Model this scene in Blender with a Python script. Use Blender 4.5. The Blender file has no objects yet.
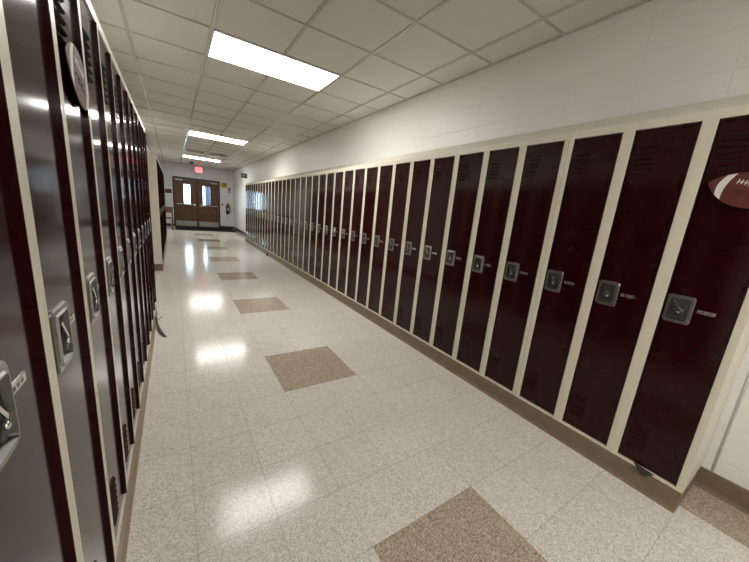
import bpy, bmesh, math, random
from mathutils import Vector, Matrix
C = bpy.context.scene.collection
FT = 0.3048
random.seed(4)

# ------------------------------------------------------------------ layout
CAM_H, YAW, PITCH, ROLL, FPX = 1.3405, 0.5909, -0.2156, 0.0932, 303.556
XR, XL = 2.0707, -0.213            # locker fronts
WR, WL = 2.447, -0.585             # block walls
YB, YF = -9.0, 16.6                # hall ends
HC = 2.7329                        # ceiling grid
CX, CY, CP = 0.3302, 2.0737, 2 * FT
FX, FY = 0.633, 0.7713             # floor tile phase
BASE = 0.12

# ------------------------------------------------------------------ materials
def mat(name):
    m = bpy.data.materials.new(name); m.use_nodes = True
    nt = m.node_tree
    return m, nt, nt.nodes['Principled BSDF']

def simple(name, col, rough=.5, metal=0., noise=0., nscale=20., bump=0., bscale=200., spec=.5, coat=0.):
    m, nt, b = mat(name)
    b.inputs['Base Color'].default_value = (*col, 1)
    b.inputs['Roughness'].default_value = rough
    b.inputs['Metallic'].default_value = metal
    b.inputs['Specular IOR Level'].default_value = spec
    b.inputs['Coat Weight'].default_value = coat
    tc = nt.nodes.new('ShaderNodeTexCoord')
    if noise:
        n = nt.nodes.new('ShaderNodeTexNoise'); n.inputs['Scale'].default_value = nscale; n.inputs['Detail'].default_value = 4
        nt.links.new(tc.outputs['Object'], n.inputs['Vector'])
        r = nt.nodes.new('ShaderNodeValToRGB')
        r.color_ramp.elements[0].position = .3; r.color_ramp.elements[1].position = .7
        r.color_ramp.elements[0].color = (*[c * (1 - noise) for c in col], 1)
        r.color_ramp.elements[1].color = (*[min(1, c * (1 + noise)) for c in col], 1)
        nt.links.new(n.outputs['Fac'], r.inputs['Fac']); nt.links.new(r.outputs['Color'], b.inputs['Base Color'])
    if bump:
        n2 = nt.nodes.new('ShaderNodeTexNoise'); n2.inputs['Scale'].default_value = bscale; n2.inputs['Detail'].default_value = 2
        nt.links.new(tc.outputs['Object'], n2.inputs['Vector'])
        bp = nt.nodes.new('ShaderNodeBump'); bp.inputs['Strength'].default_value = bump; bp.inputs['Distance'].default_value = .002
        nt.links.new(n2.outputs['Fac'], bp.inputs['Height']); nt.links.new(bp.outputs['Normal'], b.inputs['Normal'])
    return m

def emit(name, col, strength):
    m, nt, b = mat(name)
    b.inputs['Base Color'].default_value = (.8, .8, .8, 1)
    b.inputs['Emission Color'].default_value = (*col, 1)
    b.inputs['Emission Strength'].default_value = strength
    return m

M_MAROON = simple('maroon_enamel', (.020, .0011, .0018), .115, noise=.12, nscale=6, bump=.012, bscale=60, spec=.27)
M_CREAM = simple('cream_enamel', (.72, .67, .545), .38, noise=.03, nscale=8, bump=.04, bscale=150)
M_SLOT_SHADE = simple('louver_shade', (.003, .002, .002), .8)  # near-black hood undersides, shade inside the slots put in as colour
M_NICKEL = simple('brushed_nickel', (.33, .32, .30), .30, 1., noise=.12, nscale=60)
M_PAN = simple('dull_steel_pan', (.13, .127, .12), .40, 1., noise=.2, nscale=50)
M_CHROME = simple('chrome', (.72, .71, .69), .16, 1.)
M_BLACK = simple('black_plastic', (.012, .012, .013), .4)
M_STRAP = simple('dark_strap', (.035, .032, .03), .7)
M_COVE = simple('brown_vinyl_cove', (.20, .14, .088), .42, noise=.10, nscale=12)
M_COVE_L = simple('tan_vinyl_cove', (.30, .225, .15), .42, noise=.08, nscale=12)
M_COVE_D = simple('dark_vinyl_cove', (.020, .018, .017), .45)
M_MAT = simple('black_entrance_mat', (.010, .010, .011), .9, bump=.6, bscale=300, spec=.1)
M_LAMP = emit('lamp_diffuser', (1.0, .98, .935), 11.0)
M_WHITE = simple('white_metal', (.75, .74, .71), .4)
M_TBAR = simple('ceiling_tee', (.56, .535, .485), .20)
M_DARKWOOD = simple('dark_door_frame', (.030, .020, .016), .4)
M_STEEL = simple('kick_plate_steel', (.45, .44, .42), .35, 1.)
M_RED = simple('red_paint', (.30, .012, .012), .4)
M_PLAQUE = simple('dark_red_plaque', (.070, .012, .012), .5)
M_YELLOW = simple('yellow_sign', (.60, .40, .03), .5)
M_PAPER = simple('paper', (.62, .60, .57), .7)
M_GREY = simple('grey_print', (.16, .15, .15), .7)
M_NAVY = simple('navy_sign', (.012, .014, .025), .45)
M_BALL = simple('football_brown', (.105, .016, .012), .6, noise=.2, nscale=40)
M_BALLW = simple('football_white', (.72, .69, .66), .6)
M_EXIT = emit('exit_red', (1.0, .05, .09), 1.6)
M_EXTG = simple('extinguisher_body', (.045, .010, .010), .3)
M_SEAT = simple('dark_seat', (.03, .03, .033), .6)
M_BEIGE = simple('beige_board', (.42, .36, .27), .6)
M_VENT = simple('vent_grey', (.28, .27, .25), .5)
M_OUT = simple('grey_blue_masonry', (.045, .065, .09), .8, noise=.1)
M_GROUND = simple('outside_paving', (.35, .35, .34), .9, noise=.1)

def wood(name, c0, c1, rough=.35):
    m, nt, b = mat(name)
    tc = nt.nodes.new('ShaderNodeTexCoord'); mp = nt.nodes.new('ShaderNodeMapping')
    mp.inputs['Scale'].default_value = (14, 14, 1.2)
    n = nt.nodes.new('ShaderNodeTexNoise'); n.inputs['Scale'].default_value = 3; n.inputs['Detail'].default_value = 6
    r = nt.nodes.new('ShaderNodeValToRGB')
    r.color_ramp.elements[0].color = (*c0, 1); r.color_ramp.elements[1].color = (*c1, 1)
    r.color_ramp.elements[0].position = .3; r.color_ramp.elements[1].position = .7
    nt.links.new(tc.outputs['Object'], mp.inputs['Vector']); nt.links.new(mp.outputs['Vector'], n.inputs['Vector'])
    nt.links.new(n.outputs['Fac'], r.inputs['Fac']); nt.links.new(r.outputs['Color'], b.inputs['Base Color'])
    b.inputs['Roughness'].default_value = rough
    return m
M_WOOD = wood('oak_door', (.072, .029, .010), (.14, .058, .019), .5)
M_TABLE = wood('walnut_table', (.075, .030, .014), (.13, .055, .026))

def glass():
    m, nt, b = mat('door_glass')
    b.inputs['Base Color'].default_value = (1, 1, 1, 1); b.inputs['Roughness'].default_value = 0
    b.inputs['Transmission Weight'].default_value = 1; b.inputs['IOR'].default_value = 1.02
    return m
M_GLASS = glass()

class N:                                        # tiny node helper
    def __init__(s, nt): s.nt = nt
    def math(s, op, a, b=None, c=None):
        n = s.nt.nodes.new('ShaderNodeMath'); n.operation = op
        for i, v in enumerate((a, b, c)):
            if v is None: continue
            if isinstance(v, (int, float)): n.inputs[i].default_value = v
            else: s.nt.links.new(v, n.inputs[i])
        return n.outputs[0]
    def mix(s, f, a, b):
        n = s.nt.nodes.new('ShaderNodeMix'); n.data_type = 'RGBA'
        for i, v in ((0, f), (6, a), (7, b)):
            if isinstance(v, (int, float)): n.inputs[i].default_value = v
            elif isinstance(v, tuple): n.inputs[i].default_value = (*v, 1)
            else: s.nt.links.new(v, n.inputs[i])
        return n.outputs[2]

def floor_mat():
    m, nt, b = mat('vinyl_tile_floor'); h = N(nt)
    tc = nt.nodes.new('ShaderNodeTexCoord'); sp = nt.nodes.new('ShaderNodeSeparateXYZ')
    nt.links.new(tc.outputs['Object'], sp.inputs[0])
    x, y = sp.outputs[0], sp.outputs[1]
    u = h.math('DIVIDE', h.math('SUBTRACT', x, FX), FT); v = h.math('DIVIDE', h.math('SUBTRACT', y, FY), FT)
    fu, fv = h.math('FRACT', u), h.math('FRACT', v)
    iu, iv = h.math('FLOOR', u), h.math('FLOOR', v)
    # tile joints
    du = h.math('MINIMUM', fu, h.math('SUBTRACT', 1, fu)); dv = h.math('MINIMUM', fv, h.math('SUBTRACT', 1, fv))
    joint = h.math('LESS_THAN', h.math('MINIMUM', du, dv), .0042)
    # brown two by two inlays every six tiles, and the brown border column
    inx = h.math('MULTIPLY', h.math('GREATER_THAN', u, 0), h.math('LESS_THAN', u, 2))
    ph = h.math('FRACT', h.math('DIVIDE', h.math('ADD', v, 2), 6))
    iny = h.math('LESS_THAN', ph, 1 / 3)
    patch = h.math('MAXIMUM', h.math('MULTIPLY', inx, iny), h.math('GREATER_THAN', u, 5))
    # speckle, streaked one way or the other from tile to tile
    cb = nt.nodes.new('ShaderNodeCombineXYZ'); nt.links.new(iu, cb.inputs[0]); nt.links.new(iv, cb.inputs[1])
    wn = nt.nodes.new('ShaderNodeTexWhiteNoise'); wn.noise_dimensions = '2D'; nt.links.new(cb.outputs[0], wn.inputs['Vector'])
    par = h.math('MODULO', h.math('ADD', h.math('ADD', iu, iv), 400), 2)
    sx = h.math('ADD', h.math('MULTIPLY', par, 50), 150); sy = h.math('SUBTRACT', 200, h.math('MULTIPLY', par, 50))
    cv = nt.nodes.new('ShaderNodeCombineXYZ')
    nt.links.new(h.math('MULTIPLY', x, sx), cv.inputs[0]); nt.links.new(h.math('MULTIPLY', y, sy), cv.inputs[1])
    nt.links.new(h.math('ADD', h.math('FLOOR', h.math('MULTIPLY', wn.outputs['Value'], 40)), .5), cv.inputs[2])
    n = nt.nodes.new('ShaderNodeTexNoise'); n.inputs['Scale'].default_value = 1.0; n.inputs['Detail'].default_value = 3; n.inputs['Roughness'].default_value = .65
    nt.links.new(cv.outputs[0], n.inputs['Vector'])
    def ramp(a, c, d):
        r = nt.nodes.new('ShaderNodeValToRGB'); e = r.color_ramp.elements
        e[0].position = .37; e[0].color = (*a, 1); e[1].position = .64; e[1].color = (*d, 1)
        k = e.new(.5); k.color = (*c, 1)
        nt.links.new(n.outputs['Fac'], r.inputs['Fac']); return r.outputs['Color']
    light = ramp((.44, .40, .34), (.65, .61, .55), (.80, .77, .71))
    brown = ramp((.21, .155, .11), (.40, .315, .235), (.60, .51, .41))
    col = h.mix(patch, light, brown)
    tint = h.math('ADD', .97, h.math('MULTIPLY', wn.outputs['Value'], .045))
    vm = nt.nodes.new('ShaderNodeVectorMath'); vm.operation = 'SCALE'; nt.links.new(col, vm.inputs[0]); nt.links.new(tint, vm.inputs['Scale'])
    col = h.mix(h.math('MULTIPLY', joint, .42), vm.outputs[0], (.12, .10, .085))
    nt.links.new(col, b.inputs['Base Color'])
    b.inputs['Specular IOR Level'].default_value = .20
    # worn wax: roughness clouds and slight waviness
    n3 = nt.nodes.new('ShaderNodeTexNoise'); n3.inputs['Scale'].default_value = 2.2; n3.inputs['Detail'].default_value = 5
    nt.links.new(tc.outputs['Object'], n3.inputs['Vector'])
    nt.links.new(h.math('ADD', .055, h.math('MULTIPLY', n3.outputs['Fac'], .15)), b.inputs['Roughness'])
    n4 = nt.nodes.new('ShaderNodeTexNoise'); n4.inputs['Scale'].default_value = 110; n4.inputs['Detail'].default_value = 2
    nt.links.new(tc.outputs['Object'], n4.inputs['Vector'])
    bp = nt.nodes.new('ShaderNodeBump'); bp.inputs['Strength'].default_value = .13; bp.inputs['Distance'].default_value = .0015
    nt.links.new(n4.outputs['Fac'], bp.inputs['Height'])
    bp2 = nt.nodes.new('ShaderNodeBump'); bp2.inputs['Strength'].default_value = .5; bp2.inputs['Distance'].default_value = .001; bp2.invert = True
    nt.links.new(joint, bp2.inputs['Height']); nt.links.new(bp.outputs['Normal'], bp2.inputs['Normal'])
    nt.links.new(bp2.outputs['Normal'], b.inputs['Normal'])
    return m
M_FLOOR = floor_mat()

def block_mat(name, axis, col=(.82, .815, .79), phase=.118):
    # painted concrete block laid in stack bond; axis = which object axis runs along the wall
    m, nt, b = mat(name); h = N(nt)
    tc = nt.nodes.new('ShaderNodeTexCoord'); sp = nt.nodes.new('ShaderNodeSeparateXYZ')
    nt.links.new(tc.outputs['Object'], sp.inputs[0])
    fu = h.math('FRACT', h.math('DIVIDE', h.math('SUBTRACT', sp.outputs[axis], phase - 20 * .4064), .4064))
    fv = h.math('FRACT', h.math('DIVIDE', sp.outputs[2], .2032))
    du = h.math('MULTIPLY', h.math('MINIMUM', fu, h.math('SUBTRACT', 1, fu)), .4064)
    dv = h.math('MULTIPLY', h.math('MINIMUM', fv, h.math('SUBTRACT', 1, fv)), .2032)
    d = h.math('MINIMUM', du, dv)
    mr = nt.nodes.new('ShaderNodeMapRange'); mr.inputs['From Min'].default_value = .001; mr.inputs['From Max'].default_value = .007
    nt.links.new(d, mr.inputs['Value'])
    n = nt.nodes.new('ShaderNodeTexNoise'); n.inputs['Scale'].default_value = 90; n.inputs['Detail'].default_value = 3
    nt.links.new(tc.outputs['Object'], n.inputs['Vector'])
    hgt = h.math('ADD', h.math('MULTIPLY', mr.outputs[0], 1.0), h.math('MULTIPLY', n.outputs['Fac'], .35))
    bp = nt.nodes.new('ShaderNodeBump'); bp.inputs['Strength'].default_value = .42; bp.inputs['Distance'].default_value = .004
    nt.links.new(hgt, bp.inputs['Height']); nt.links.new(bp.outputs['Normal'], b.inputs['Normal'])
    n2 = nt.nodes.new('ShaderNodeTexNoise'); n2.inputs['Scale'].default_value = 1.5
    nt.links.new(tc.outputs['Object'], n2.inputs['Vector'])
    c = h.mix(n2.outputs['Fac'], tuple(v * .95 for v in col), tuple(min(1, v * 1.05) for v in col))
    nt.links.new(c, b.inputs['Base Color'])
    b.inputs['Roughness'].default_value = .42
    return m
M_BLOCK_Y = block_mat('painted_block', 1)
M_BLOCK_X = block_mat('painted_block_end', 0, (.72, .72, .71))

def panel_mat():
    m, nt, b = mat('ceiling_panel'); h = N(nt)
    tc = nt.nodes.new('ShaderNodeTexCoord')
    n = nt.nodes.new('ShaderNodeTexNoise'); n.inputs['Scale'].default_value = 160; n.inputs['Detail'].default_value = 3
    nt.links.new(tc.outputs['Object'], n.inputs['Vector'])
    c = h.mix(n.outputs['Fac'], (.64, .62, .575), (.78, .755, .70)); nt.links.new(c, b.inputs['Base Color'])
    bp = nt.nodes.new('ShaderNodeBump'); bp.inputs['Strength'].default_value = .35; bp.inputs['Distance'].default_value = .002
    nt.links.new(n.outputs['Fac'], bp.inputs['Height']); nt.links.new(bp.outputs['Normal'], b.inputs['Normal'])
    b.inputs['Roughness'].default_value = .85; b.inputs['Specular IOR Level'].default_value = .2
    return m
M_PANEL = panel_mat()

# ------------------------------------------------------------------ mesh helpers
class MB:
    def __init__(s, *mats): s.bm = bmesh.new(); s.mats = list(mats)
    def face(s, pts, mi=0):
        f = s.bm.faces.new([s.bm.verts.new(p) for p in pts]); f.material_index = mi; return f
    def box(s, x0, x1, y0, y1, z0, z1, mi=0, bev=0.):
        r = bmesh.ops.create_cube(s.bm, size=1)
        vs = r['verts']
        for v in vs:
            v.co = ((x0 + x1) / 2 + v.co.x * (x1 - x0), (y0 + y1) / 2 + v.co.y * (y1 - y0), (z0 + z1) / 2 + v.co.z * (z1 - z0))
        fs = {f for v in vs for f in v.link_faces}
        for f in fs: f.material_index = mi
        if bev:
            es = list({e for v in vs for e in v.link_edges})
            bmesh.ops.bevel(s.bm, geom=es, offset=bev, segments=2, affect='EDGES', profile=.5)
    def prism(s, pts, vec, mi=0):
        # closed outline pts (3D, planar) pushed along vec
        vec = Vector(vec); a = [s.bm.verts.new(p) for p in pts]; b = [s.bm.verts.new(Vector(p) + vec) for p in pts]
        n = len(pts); fs = [s.bm.faces.new(a), s.bm.faces.new(b[::-1])]
        for i in range(n): fs.append(s.bm.faces.new((a[i], b[i], b[(i + 1) % n], a[(i + 1) % n])))
        for f in fs: f.material_index = mi
        bmesh.ops.recalc_face_normals(s.bm, faces=fs)
    def loft(s, loops, mi=0, cap0=False, cap1=True):
        L = [[s.bm.verts.new(p) for p in lp] for lp in loops]; n = len(L[0]); fs = []
        for a, b in zip(L, L[1:]):
            for i in range(n): fs.append(s.bm.faces.new((a[i], a[(i + 1) % n], b[(i + 1) % n], b[i])))
        if cap0: fs.append(s.bm.faces.new(L[0][::-1]))
        if cap1: fs.append(s.bm.faces.new(L[-1]))
        for f in fs: f.material_index = mi
        bmesh.ops.recalc_face_normals(s.bm, faces=fs)
    def cyl(s, p0, p1, r0, r1=None, seg=16, mi=0):
        p0, p1 = Vector(p0), Vector(p1); r1 = r0 if r1 is None else r1
        d = (p1 - p0).normalized(); a = d.orthogonal().normalized(); b = d.cross(a)
        ring = lambda p, r: [p + (a * math.cos(t) + b * math.sin(t)) * r for t in (2 * math.pi * i / seg for i in range(seg))]
        s.loft([ring(p0, r0), ring(p1, r1)], mi, True, True)
    def tube(s, pts, r, seg=8, mi=0):
        for a, b in zip(pts, pts[1:]): s.cyl(a, b, r, r, seg, mi)
    def build(s, name, parent=None, smooth=False):
        me = bpy.data.meshes.new(name); s.bm.to_mesh(me); s.bm.free()
        for m in s.mats: me.materials.append(m)
        o = bpy.data.objects.new(name, me); C.objects.link(o)
        if parent: o.parent = parent
        if smooth:
            for p in me.polygons: p.use_smooth = True
        return o

def rrect(x, yc, zc, w, h, r, seg=4):
    pts = []
    for cy, cz, a0 in ((1, 1, 0), (-1, 1, 90), (-1, -1, 180), (1, -1, 270)):
        for k in range(seg + 1):
            a = math.radians(a0 + 90 * k / seg)
            pts.append((x, yc + cy * (w / 2 - r) + r * math.cos(a), zc + cz * (h / 2 - r) + r * math.sin(a)))
    return pts

def tag(o, label, cat, group=None):
    o['label'] = label; o['category'] = cat
    if group: o['group'] = group
    return o
def struct(o): o['kind'] = 'structure'; return o
def empty(name, loc, rz=0.):
    o = bpy.data.objects.new(name, None); o.location = loc; o.rotation_euler = (0, 0, rz); o.empty_display_size = .1
    C.objects.link(o); return o
def copy_tree(o, parent=None):
    c = o.copy(); C.objects.link(c)
    if parent: c.parent = parent
    for ch in list(o.children): copy_tree(ch, c)
    return c

# ------------------------------------------------------------------ room shell
b = MB(M_FLOOR); b.box(WL - .2, WR + .2, YB - .2, YF + .25, -.1, 0); struct(b.build('floor'))
b = MB(M_BLOCK_Y); b.box(WR, WR + .2, YB, YF + .2, 0, HC + .1); struct(b.build('wall_right'))
b = MB(M_BLOCK_Y); b.box(WL - .2, WL, YB, YF + .2, 0, HC + .1); struct(b.build('wall_left'))
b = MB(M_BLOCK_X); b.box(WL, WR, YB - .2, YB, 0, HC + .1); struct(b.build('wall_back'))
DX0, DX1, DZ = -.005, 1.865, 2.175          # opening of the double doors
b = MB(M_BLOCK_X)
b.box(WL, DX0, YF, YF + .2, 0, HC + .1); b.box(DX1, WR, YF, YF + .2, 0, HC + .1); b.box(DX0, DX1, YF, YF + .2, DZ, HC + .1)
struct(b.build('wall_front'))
# ceiling: lay-in panels over exposed tees
LAMPS = [CY + k * CP for k in (2, 10, 18, -6, -14)]
def tee_runs(b, xx):                             # the middle tee stops at each lamp
    ya = YB
    for l in sorted(LAMPS):
        b.box(xx - .012, xx + .012, ya, l, HC, HC + .010, 1); ya = l + CP
    b.box(xx - .012, xx + .012, ya, YF, HC, HC + .010, 1)
b = MB(M_PANEL, M_TBAR)
b.box(WL, WR, YB, YF, HC + .009, HC + .10, 0)
i = -2
while CX + i * CP < WR:
    xx = CX + i * CP
    if xx > WL: b.box(xx - .012, xx + .012, YB, YF, HC, HC + .010, 1) if i != 1 else tee_runs(b, xx)
    i += 1
i = -18
while CY + i * CP < YF:
    yy = CY + i * CP
    if yy > YB: b.box(WL, WR, yy - .008, yy + .008, HC + .0008, HC + .0098, 1)
    i += 1
b.box(WR - .022, WR, YB, YF, HC - .0005, HC + .0098, 1); b.box(WL, WL + .022, YB, YF, HC - .0005, HC + .0098, 1)
b.box(WL, WR, YF - .022, YF, HC - .0007, HC + .0098, 1)
struct(b.build('ceiling'))

# ceiling lamps
def lamp(y0, label):
    t = tag(empty('ceiling_light', (CX + CP, y0 + CP / 2, HC)), label, 'light', 'fluorescent ceiling lights')
    f = MB(M_WHITE); w, d = CP - .013, CP / 2 - .013
    for a0, a1, c0, c1 in ((-w, w, -d, -d + .014), (-w, w, d - .014, d), (-w, -w + .014, -d + .014, d - .014), (w - .014, w, -d + .014, d - .014)):
        f.box(a0, a1, c0, c1, -.002, .007)
    f.build('lamp_frame', t)
    g = MB(M_LAMP); g.box(-w + .015, w - .015, -d + .015, d - .015, .0005, .006); g.build('diffuser', t)
lamp(CY + 2 * CP, 'nearest fluorescent ceiling light, large glowing white panel')
lamp(CY + 10 * CP, 'middle fluorescent ceiling light, second glowing panel down the hall')
lamp(CY + 18 * CP, 'farthest fluorescent ceiling light, closest to the exit doors')
lamp(CY - 6 * CP, 'fluorescent ceiling light just behind the viewpoint, above the near lockers')
lamp(CY - 14 * CP, 'fluorescent ceiling light farthest behind the viewpoint')

# baseboards and plinths
def cove(name, x0, x1, y0, y1, m, face):
    # vinyl base seen as an L: upright face with a small flared toe. face = -1 looks to -x, +1 to +x
    b = MB(m); xf = x0 if face < 0 else x1; xb = x1 if face < 0 else x0
    pts = [(xb, y0, 0), (xf + face * .010, y0, 0), (xf + face * .009, y0, .004), (xf + face * .003, y0, .013), (xf, y0, .026), (xf, y0, BASE - .004), (xf - face * .003, y0, BASE), (xb, y0, BASE)]
    b.prism(pts, (0, y1 - y0, 0)); return struct(b.build(name))
R0 = .1600; NR = 37; R1 = R0 + NR * FT
L0 = .7765 - FT; NL = 12; L1 = L0 + NL * FT
Q0 = 6.571; NQ = 16; Q1 = Q0 + NQ * FT
cove('baseboard_right_lockers', XR + .001, WR, R0 + .004, R1, M_COVE, -1)
cove('baseboard_left_lockers', WL, XL - .001, L0, L1, M_COVE_L, 1)
cove('baseboard_left_far_lockers', WL, XL - .001, Q0 + .004, Q1, M_COVE, 1)
cove('baseboard_right', WR - .006, WR, YB, R0 + .004, M_COVE, -1)
cove('baseboard_right_far', WR - .006, WR, R1, YF, M_COVE_D, -1)
cove('baseboard_left', WL, WL + .006, Q1, YF, M_COVE_D, 1)
cove('baseboard_left_alcove', WL, WL + .006, L1, Q0, M_COVE, 1)
for nm, a, c in (('baseboard_front', WL + .01, DX0 - .0), ('baseboard_front_right', DX1 + .0, WR - .017)):
    b = MB(M_COVE_D); b.box(a, c, YF - .008, YF, 0, .11); struct(b.build(nm))
b = MB(M_WHITE)          # raised control joint on the block wall beside the first locker
b.cyl((WR, .118, BASE), (WR, .118, HC), .006, seg=10); struct(b.build('trim_1', smooth=True))

# ------------------------------------------------------------------ lockers
def make_locker(m, H, top, first_xy, d=.006, depth=.3695, hy=.2175):
    """front plane x = 0 facing -x, width FT along +y, latch on the +y side"""
    t = empty('locker', (0, 0, 0))
    zb, zt = .016, H - top
    f = MB(M_CREAM, M_MAROON)
    f.box(0, .045, 0, m, 0, H); f.box(0, .045, FT - m, FT, 0, H)
    f.box(0, .045, m, FT - m, 0, zb); f.box(0, .045, m, FT - m, zt, H)
    f.box(.045, depth, 0, .004, 0, H); f.box(.045, depth, FT - .004, FT, 0, H)
    f.box(.045, depth, .004, FT - .004, H - .004, H); f.box(.045, depth, .004, FT - .004, 0, .004)
    # maroon lining of the opening, dark colour standing in for the shaded door gap
    e = .0012
    f.box(.0015, .044, m, m + e, zb, zt, 1); f.box(.0015, .044, FT - m - e, FT - m, zb, zt, 1)
    f.build('frame', t)
    g = MB(M_MAROON, M_SLOT_SHADE)
    y0, y1 = m + .0022, FT - m - .0035
    g.box(d, d + .018, y0, y1, zb + .003, zt - .004, 0, .0025)
    def louver(zc, ya, yb):
        hp, dp = .0075, .008
        a = [(d, ya, zc + hp), (d - dp, ya + .004, zc - hp * .5), (d, ya, zc - hp)]
        c = [(d, yb, zc + hp), (d - dp, yb - .004, zc - hp * .5), (d, yb, zc - hp)]
        g.face([a[0], a[1], c[1], c[0]]); g.face([a[0], a[2], a[1]]); g.face([c[0], c[1], c[2]]); g.face([a[1], a[2], c[2], c[1]], 1)
    for k in range(6):
        louver(1.575 + k * .0255, .170, .258); louver(.105 + k * .0255, .178, .258)
    g.box(-.0045, d + .002, y0 - .0008, y0 + .0022, zb + .004, zt - .005, 0, .0008)      # rolled hinge edge standing proud
    g.build('door', t)
    # recessed latch cup
    hz = .900
    w, h = .102, .140
    q = MB(M_NICKEL, M_PAN)
    q.loft([rrect(d, hy, hz, w, h, .014), rrect(d - .004, hy, hz, w - .001, h - .001, .014), rrect(d - .0065, hy, hz, w - .006, h - .006, .012),
            rrect(d - .0065, hy, hz, w - .022, h - .026, .009), rrect(d - .0105, hy, hz, w - .026, h - .030, .008), rrect(d - .0105, hy, hz, w - .031, h - .035, .007)], 0, False, False)
    q.loft([rrect(d - .0105, hy, hz, w - .031, h - .035, .007), rrect(d - .001, hy, hz, w - .040, h - .044, .006)], 1, False, True)
    for sy, sz in ((1, 1), (-1, -1)):
        yy, zz = hy + sy * .039, hz + sz * .058
        q.cyl((d - .006, yy, zz), (d - .0085, yy, zz), .0035, .0025, 8, 1)
    hd = q.build('handle', t)
    k = MB(M_BLACK, M_CHROME)
    k.cyl((d - .001, hy - .004, hz - .014), (d - .009, hy - .004, hz - .014), .022, .020, 20, 0)
    k.cyl((d - .009, hy - .004, hz - .014), (d - .014, hy - .004, hz - .014), .007, .004, 14, 1)
    k.build('lock_dial', hd, True)
    l = MB(M_CHROME)
    l.prism([(d - .003, hy + .024, hz + .036), (d - .003, hy + .017, hz + .040), (d - .003, hy - .014, hz - .002), (d - .003, hy - .010, hz - .008)], (-.008, 0, 0))
    l.build('latch_lever', hd)
    p = MB(M_CHROME, M_GREY)
    p.box(d - .0022, d + .001, .093, .155, .900, .917, 0, .0008)
    for j in range(3): p.box(d - .0026, d - .0020, .104 + j * .015, .113 + j * .015, .9045, .9125, 1)
    p.build('number_plate', t)
    return t
lock_r = make_locker(.0275, 1.81, .030, None)
lock_l = make_locker(.0275, 1.837, .022, None, hy=.205)
ORD = ('first second third fourth fifth sixth seventh eighth ninth tenth eleventh twelfth thirteenth fourteenth fifteenth sixteenth '
       'seventeenth eighteenth nineteenth twentieth').split()
SEAMS = (3, 8, 13, 18, 23, 28, 33, 37)      # where one bolted-up unit meets the next
for i in range(NR):
    o = lock_r if i == 0 else copy_tree(lock_r)
    o.location = (XR, R0 + i * FT, BASE)
    if i + 1 in SEAMS: o.scale.y = (FT - .003) / FT          # open joint where two bolted-up units meet
    if i == 0: lab = 'maroon locker wearing a football decal, nearest in the right-hand row'
    elif i < 19: lab = '%s maroon locker from the near end of the right-hand row' % ORD[i]
    elif i < 36: lab = '%s maroon locker from the far end of the right-hand row' % ORD[NR - 1 - i]
    else: lab = 'maroon locker at the far end of the right-hand row, beside bare wall'
    tag(o, lab, 'locker', 'lockers along the right wall')
for i in range(NL):
    o = lock_l if i == 0 else copy_tree(lock_l)
    o.location = (XL, L0 + (i + 1) * FT, BASE); o.rotation_euler = (0, 0, math.pi)
    if i == 0: lab = 'nearest left-hand maroon locker, cut off by the photo edge'
    elif i == 2: lab = 'left-hand maroon locker wearing a football decal, third from the photo edge'
    elif i < 8: lab = '%s maroon locker along the near left-hand row' % ORD[i]
    elif i < 11: lab = '%s maroon locker from the far end of the near left-hand row' % ORD[NL - 1 - i]
    else: lab = 'last maroon locker of the near left-hand row, just before the alcove'
    tag(o, lab, 'locker', 'lockers along the near left wall')
for i in range(NQ):
    o = copy_tree(lock_l)
    o.location = (XL, Q0 + (i + 1) * FT, BASE); o.rotation_euler = (0, 0, math.pi)
    if i == 0: lab = 'far left maroon locker showing its cream side panel to the alcove'
    elif i < 8: lab = '%s maroon locker beyond the cream side panel on the left' % ORD[i]
    elif i < 15: lab = '%s maroon locker back from the far end of the distant left row' % ORD[NQ - 1 - i]
    else: lab = 'last maroon locker of the distant left row, near the wooden table'
    tag(o, lab, 'locker', 'lockers along the far left wall')

def slope_top(face, ya, yb, z, label, grp):
    b = MB(M_CREAM); g = .0018
    xf, xw = (XR, WR - .002) if face < 0 else (XL, WL + .002)
    b.prism([(xf, ya + g, z), (xf, ya + g, z + .012), (xw, ya + g, z + .17), (xw, ya + g, z)], (0, yb - ya - 2 * g, 0))
    tag(b.build('sloped_cover'), label, 'locker cover', grp)
segs = (0, 3, 8, 11, 16, 21, 26, 31, 37)
for n, (a, c) in enumerate(zip(segs, segs[1:])):
    slope_top(-1, R0 + a * FT, R0 + c * FT, BASE + 1.81,
              'cream sloped metal top, %s section from the near end of the right-hand lockers' % ORD[n], 'sloped tops of the right-hand lockers')
slope_top(1, L0, L1, BASE + 1.837, 'cream sloped metal top along the near left-hand lockers', 'sloped tops of the left-hand lockers')
slope_top(1, Q0, Q1, BASE + 1.837, 'cream sloped metal top along the far left-hand lockers', 'sloped tops of the left-hand lockers')

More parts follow.
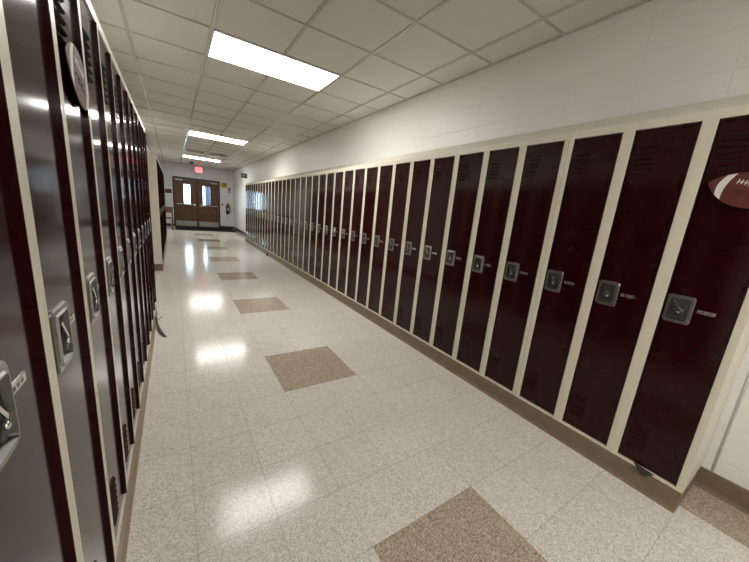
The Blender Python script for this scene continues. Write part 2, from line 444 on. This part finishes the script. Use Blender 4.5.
# football cut-outs taped to two doors
def football(loc, rz, label, tilt):
    t = tag(empty('football_decal', loc, rz), label, 'decal', 'football decals on lockers')
    ct, st = math.cos(tilt), math.sin(tilt)
    A, B = .130, .072
    def P(u, v, x): return (x, ct * u - st * v, st * u + ct * v)
    def half(u): return B * (1 - (abs(u) / A) ** 2.0) ** .85
    us = [A * math.sin(math.pi / 2 * k / 14) for k in range(-14, 15)]
    b = MB(M_BALL)
    b.prism([P(u, half(u), 0) for u in us] + [P(u, -half(u), 0) for u in us[-2:0:-1]], (-.0022, 0, 0)); b.build('football_shape', t)
    for s in (1, -1):
        w = MB(M_BALLW)
        st_u = [(.060, .086)]
        for a0, a1 in st_u:
            n = 8; L = []; R = []
            for k in range(n + 1):
                q = -1 + 2 * k / n
                c = .010 * (1 - q * q)
                for arr, a in ((L, a0), (R, a1)):
                    u = s * (a + c); arr.append(P(u, q * half(u) * .985, -.0022))
            w.prism(L + R[::-1], (-.0008, 0, 0))
        w.build('stripe', t)
    l = MB(M_BALLW)
    def bar(u0, v0, u1, v1): l.prism([P(u0, v0, -.0022), P(u1, v0, -.0022), P(u1, v1, -.0022), P(u0, v1, -.0022)], (-.0009, 0, 0))
    bar(-.044, .026, .044, .030)
    for k in range(8): bar(-.043 + k * .012, .018, -.039 + k * .012, .038)
    l.build('laces', t)
    k = MB(M_BLACK)            # the scrawl written under the laces
    for (u, v, s) in ((.036, -.012, 1), (.022, -.016, -1), (.008, -.012, 1), (-.006, -.018, -1), (-.020, -.013, 1), (-.034, -.018, -1)):
        pts = [P(u + .006 * math.cos(a) + .004 * s * math.sin(2 * a), v + .009 * math.sin(a), -.0026) for a in [i * .55 for i in range(9)]]
        k.tube(pts, .0009, 5)
    k.build('handwriting', t)
football((XR - .0052, .285, 1.585), 0, 'brown football decal with white stripes on the nearest right-hand locker', .29)
football((XL + .0052, 1.265, 1.635), math.pi, 'glinting football decal on a near left-hand locker', .25)

# small things by the lockers
b = MB(M_STRAP)
b.prism([(XR - .014, .358, .146), (XR - .014, .318, .100), (XR - .014, .304, .101), (XR - .014, .272, .136)], (.008, 0, 0))
tag(b.build('rubber_flap'), 'torn black rubber flap under the nearest right-hand locker door', 'rubber flap')
b = MB(M_STRAP)
pts = [(XL + .006, 3.80, .06), (XL + .012, 3.77, .010), (XL + .025, 3.66, .007), (XL + .038, 3.55, .010), (XL + .060, 3.44, .009), (XL + .092, 3.34, .005)]
wd = [.006, .008, .010, .014, .016, .013]
for (p, q), (wa, wb) in zip(zip(pts, pts[1:]), zip(wd, wd[1:])):
    b.prism([(p[0] - wa, p[1], p[2]), (p[0] + wa, p[1], p[2]), (q[0] + wb, q[1], q[2]), (q[0] - wb, q[1], q[2])], (0, 0, .004))
tag(b.build('strap'), 'dark strap trailing from under the left-hand lockers onto the floor', 'strap')
b = MB(M_STRAP); b.tube([(XL + .016, 3.86, .004), (XL + .030, 3.90, .004), (XL + .052, 3.96, .004)], .004, 6)
tag(b.build('floor_scrap'), 'tiny dark scrap on the floor beyond the strap', 'scrap')
b = MB(M_STRAP)
b.prism([(XR - .014, 8.36, .10), (XR - .014, 8.30, .02), (XR - .014, 8.24, .10)], (.004, 0, 0)); b.box(XR - .05, XR - .012, 8.26, 8.33, 0, .05)
tag(b.build('door_stop'), 'small black doorstop at the base of the distant right-hand lockers', 'doorstop')

# ------------------------------------------------------------------ exit doors
fr = MB(M_DARKWOOD)
fr.box(DX0, DX0 + .055, YF - .03, YF + .12, 0, DZ); fr.box(DX1 - .055, DX1, YF - .03, YF + .12, 0, DZ)
fr.box(DX0 + .055, DX1 - .055, YF - .03, YF + .12, DZ - .055, DZ); fr.box(.905, .955, YF - .03, YF + .12, 0, DZ - .055)
for xa, xb in ((DX0 + .05, DX0 + .08), (.885, .975), (DX1 - .08, DX1 - .05)): fr.box(xa, xb, YF + .056, YF + .09, 0, DZ - .05)
fr.box(DX0 + .08, DX1 - .08, YF + .056, YF + .09, DZ - .085, DZ - .05)
fr.box(DX0 + .055, DX1 - .055, YF - .02, YF + .12, 0, .010)
struct(fr.build('trim_2'))
def leaf(name, x0, x1, la, lb, hinge):
    z0, z1, lz0, lz1 = .012, DZ - .058, 1.02, 1.90
    ya, yb = YF + .01, YF + .055
    d = MB(M_WOOD)
    d.box(x0, la, ya, yb, z0, z1); d.box(lb, x1, ya, yb, z0, z1); d.box(la, lb, ya, yb, z0, lz0); d.box(la, lb, ya, yb, lz1, z1)
    r = struct(d.build(name))
    f = MB(M_DARKWOOD); e = .022
    f.box(la, la + e, ya - .01, yb + .01, lz0, lz1); f.box(lb - e, lb, ya - .01, yb + .01, lz0, lz1)
    f.box(la + e, lb - e, ya - .01, yb + .01, lz0, lz0 + e); f.box(la + e, lb - e, ya - .01, yb + .01, lz1 - e, lz1)
    vf = f.build('vision_frame', r)
    g = MB(M_GLASS); g.box(la + e, lb - e, YF + .030, YF + .036, lz0 + e, lz1 - e); g.build('glass_pane', vf)
    p = MB(M_CHROME)
    p.box(x0 + .06, x1 - .06, ya - .075, ya - .045, .985, 1.025, 0, .006)
    xs = x1 - .06 if hinge < 0 else x0 + .06
    p.box(xs - .05 if hinge < 0 else xs, xs if hinge < 0 else xs + .05, ya - .085, ya, .95, 1.07, 0, .008)
    xe = x0 + .06 if hinge < 0 else x1 - .06
    p.box(xe if hinge < 0 else xe - .04, xe + .04 if hinge < 0 else xe, ya - .07, ya, .985, 1.025)
    p.build('panic_bar', r)
    k = MB(M_STEEL); k.box(x0 + .02, x1 - .02, ya - .003, ya + .001, .035, .26); k.build('kick_plate', r)
    c = MB(M_STEEL)
    cx = x0 + .18 if hinge < 0 else x1 - .18
    c.box(cx - .14, cx + .14, ya - .055, ya, 2.02, 2.075, 0, .006)
    xa = cx + (.1 if hinge < 0 else -.1)
    c.prism([(cx, ya - .04, 2.078), (cx, ya - .02, 2.078), (xa + (.22 if hinge < 0 else -.22), ya - .10, 2.078), (xa + (.22 if hinge < 0 else -.22), ya - .12, 2.078)], (0, 0, .01))
    c.build('door_closer', r)
leaf('door_1', DX0 + .0555, .9045, .385, .675, -1)
leaf('door_2', .9555, DX1 - .0555, 1.14, 1.48, 1)
b = MB(M_MAT); b.box(.03, 2.30, 14.75, YF - .06, 0, .012); tag(b.build('entrance_mat'), 'wide black entrance mat in front of the wooden exit doors', 'mat')

# outside, seen through the two narrow panes
b = MB(M_GROUND); b.box(-12, 16, YF + .26, YF + 30, -.15, -.02); struct(b.build('ground'))
b = MB(M_OUT); b.box(1.37, 3.4, YF + 1.4, YF + 1.8, -.02, 3.2); struct(b.build('wall_outside'))

# ------------------------------------------------------------------ signs and fittings at the far end
t = tag(empty('exit_sign', (.985, YF - .55, HC - .20)), 'lit red exit sign hanging from the ceiling before the doors', 'exit sign')
b = MB(M_WHITE); b.box(-.15, .15, -.02, .02, -.12, .11, 0, .006); b.cyl((0, 0, .11), (0, 0, .20), .02, seg=10); b.build('housing', t)
b = MB(M_EXIT); b.box(-.135, .135, -.023, -.0195, -.105, .095); b.build('lit_panel', t)
def text(s, loc, size, m, name, parent=None, rot=(math.pi / 2, 0, 0), ext=.002, bold=0.):
    cu = bpy.data.curves.new(name, 'FONT'); cu.body = s; cu.size = size; cu.extrude = ext; cu.offset = bold; cu.align_x = 'CENTER'; cu.align_y = 'CENTER'
    o = bpy.data.objects.new('tmp', cu); C.objects.link(o)
    dg = bpy.context.evaluated_depsgraph_get(); dg.update()
    me = bpy.data.meshes.new_from_object(o.evaluated_get(dg)); bpy.data.objects.remove(o)
    me.materials.clear(); me.materials.append(m)
    r = bpy.data.objects.new(name, me); C.objects.link(r); r.location = loc; r.rotation_euler = rot
    if parent: r.parent = parent
    return r
text('EXIT', (0, -.025, 0), .125, M_WHITE, 'lettering', t)
t = tag(empty('number_sign', (2.037, YF, 2.02)), 'yellow sign with black numeral beside the exit doors', 'sign')
b = MB(M_YELLOW); b.box(-.13, .13, -.012, 0, -.115, .115); b.build('sign_board', t)
text('7', (.02, -.014, 0), .21, M_BLACK, 'numeral', t, bold=.008)
t = tag(empty('notice', (2.275, YF, 1.82)), 'small printed notice below the yellow sign', 'notice')
b = MB(M_PAPER); b.box(-.07, .07, -.004, .001, -.13, .13); b.build('sheet', t)
b = MB(M_GREY); b.box(-.05, .05, -.006, -.004, -.02, .10); b.box(-.05, .05, -.006, -.004, -.10, -.06); b.build('printed_panel', t)
b = MB(M_BLACK); b.box(1.94, 1.99, YF - .02, YF, 1.08, 1.19, 0, .004); tag(b.build('switch_box'), 'small dark switch on the wall right of the exit doors', 'switch')
t = tag(empty('fire_extinguisher', (2.185, YF - .09, .70)), 'dark fire extinguisher hung on the far wall in the corner', 'fire extinguisher')
b = MB(M_EXTG); ring = lambda z, r: [(r * math.cos(a), r * math.sin(a), z) for a in [i * math.pi / 8 for i in range(16)]]
b.loft([ring(0, .07), ring(.02, .078), ring(.36, .078), ring(.42, .05), ring(.45, .025)], 0, True, True); b.build('cylinder', t, True)
b = MB(M_BLACK); b.box(-.02, .02, -.03, .03, .45, .50); b.prism([(-.012, -.02, .50), (-.012, -.11, .55), (-.012, -.11, .535), (-.012, -.02, .485)], (.024, 0, 0)); b.build('valve_handle', t)
b = MB(M_BLACK); b.tube([(.02, 0, .47), (.09, -.01, .44), (.105, -.02, .34), (.10, -.02, .12)], .011); b.build('hose', t)
b = MB(M_PAPER); b.box(-.045, .045, -.084, -.06, .18, .27); b.build('white_label', t)
b = MB(M_STEEL); b.box(-.03, .03, .074, .0905, .15, .40); b.build('wall_bracket', t)
t = tag(empty('hall_sign', (WR, 13.2, 2.335)), 'dark hall sign with white marks jutting from the right wall', 'sign')
b = MB(M_NAVY); b.box(-.22, 0, -.012, .012, -.085, .085); b.build('sign_board', t)
b = MB(M_PAPER)
for k, (a, c) in enumerate(((-.20, .05), (-.15, .05), (-.10, .04), (-.06, .04))):
    b.prism([(a, -.0125, -.045), (a + .015, -.0125, -.045), (a + .035, -.0125, c), (a + .02, -.0125, c)], (0, -.002, 0))
b.build('white_marks', t)
b = MB(M_PLAQUE); b.box(-.285, -.045, YF - .05, YF, 1.43, 1.60, 0, .006); tag(b.build('wall_plaque'), 'dark red plaque on the far wall left of the exit doors', 'plaque')


# ceiling fittings
t = tag(empty('air_vent', (CX + CP / 2, 11.52, HC)), 'rectangular ceiling air vent just before the farthest light', 'vent')
b = MB(M_WHITE); b.box(-.27, .27, -.28, -.25, -.012, .006); b.box(-.27, .27, .25, .28, -.012, .006); b.box(-.27, -.24, -.25, .25, -.012, .006); b.box(.24, .27, -.25, .25, -.012, .006); b.build('vent_frame', t)
b = MB(M_VENT)
for k in range(9): b.prism([(-.24, -.24 + k * .054, .004), (-.24, -.20 + k * .054, -.010), (-.24, -.197 + k * .054, -.010), (-.24, -.237 + k * .054, .004)], (.48, 0, 0))
b.build('louvers', t)
t = tag(empty('round_ceiling_vent', (1.245, 11.52, HC)), 'round grey ceiling air diffuser right of the rectangular vent', 'diffuser')
b = MB(M_VENT); R = lambda r, z: [(r * math.cos(a), r * math.sin(a), z) for a in [i * math.pi / 16 for i in range(32)]]
b.loft([R(.26, .011), R(.26, -.004), R(.22, -.022), R(.20, -.006)], 0, True, False); b.build('outer_ring', t, True)
b = MB(M_VENT); b.loft([R(.17, .0), R(.16, -.03), R(.12, -.012)], 0, True, True); b.build('middle_cone', t, True)
b = MB(M_WHITE); b.loft([R(.08, -.01), R(.07, -.035), R(.02, -.038)], 0, True, True); b.build('center_cone', t, True)
b = MB(M_BLACK); b.loft([[(r * math.cos(a) + .70, r * math.sin(a) + 15.2, HC - z) for a in [i * math.pi / 8 for i in range(16)]] for r, z in ((.07, 0), (.07, .03), (.05, .055), (.02, .068))], 0, True, True)
tag(b.build('smoke_detector', smooth=True), 'small black dome on the ceiling before the exit sign', 'detector')

# ------------------------------------------------------------------ table and chair in the far left corner
t = tag(empty('side_table', (-.30, 15.0, 0)), 'brown wooden table in the far left corner by the doors', 'table')
b = MB(M_TABLE); b.box(-.28, .285, -.40, .40, .85, .885, 0, .005); b.build('tabletop', t)
b = MB(M_TABLE); b.box(-.25, .262, -.375, -.35, .67, .85); b.box(-.25, .262, .35, .375, .67, .85); b.box(.237, .262, -.35, .35, .67, .85); b.box(-.25, -.225, -.35, .35, .67, .85); b.build('apron', t)
for sx in (-.25, .215):
    for sy in (-.375, .328):
        b = MB(M_TABLE); b.box(sx, sx + .047, sy, sy + .047, 0, .67); b.build('leg', t)
t = tag(empty('chair', (-.27, 14.98, 0)), 'dark chair with bright metal legs tucked under the brown table', 'chair')
b = MB(M_SEAT); b.box(-.17, .17, -.17, .17, .42, .46, 0, .012); b.build('seat', t)
for sx in (-1, 1):
    for sy in (-1, 1):
        b = MB(M_CHROME); b.cyl((sx * .15, sy * .15, .42), (sx * .19, sy * .19, 0), .014, seg=10); b.build('leg', t)
b = MB(M_SEAT); b.box(-.17, -.145, -.16, .16, .46, .64, 0, .01); b.build('backrest', t)

# ------------------------------------------------------------------ light, camera, view
w = bpy.data.worlds.new('sky'); bpy.context.scene.world = w; w.use_nodes = True
bg = w.node_tree.nodes['Background']; bg.inputs['Color'].default_value = (.60, .82, 1.0, 1); bg.inputs['Strength'].default_value = 5.0
cd = bpy.data.cameras.new('camera'); cam = bpy.data.objects.new('camera', cd); C.objects.link(cam)
cy_, sy_, cp_, sp_ = math.cos(YAW), math.sin(YAW), math.cos(PITCH), math.sin(PITCH)
f = Vector((sy_ * cp_, cy_ * cp_, sp_)); r = Vector((cy_, -sy_, 0)); u = r.cross(f)
cr, sr = math.cos(ROLL), math.sin(ROLL)
R_, U_ = cr * r + sr * u, -sr * r + cr * u
cam.matrix_world = Matrix(((R_.x, U_.x, -f.x, 0), (R_.y, U_.y, -f.y, 0), (R_.z, U_.z, -f.z, CAM_H), (0, 0, 0, 1)))
cd.sensor_fit = 'HORIZONTAL'; cd.sensor_width = 36; cd.lens = FPX / 749 * 36; cd.clip_start = .01; cd.clip_end = 200
sc = bpy.context.scene; sc.camera = cam
sc.view_settings.view_transform = 'Standard'; sc.view_settings.look = 'None'; sc.view_settings.gamma = 1
sc.view_settings.use_curve_mapping = False; sc.view_settings.exposure = 1.14
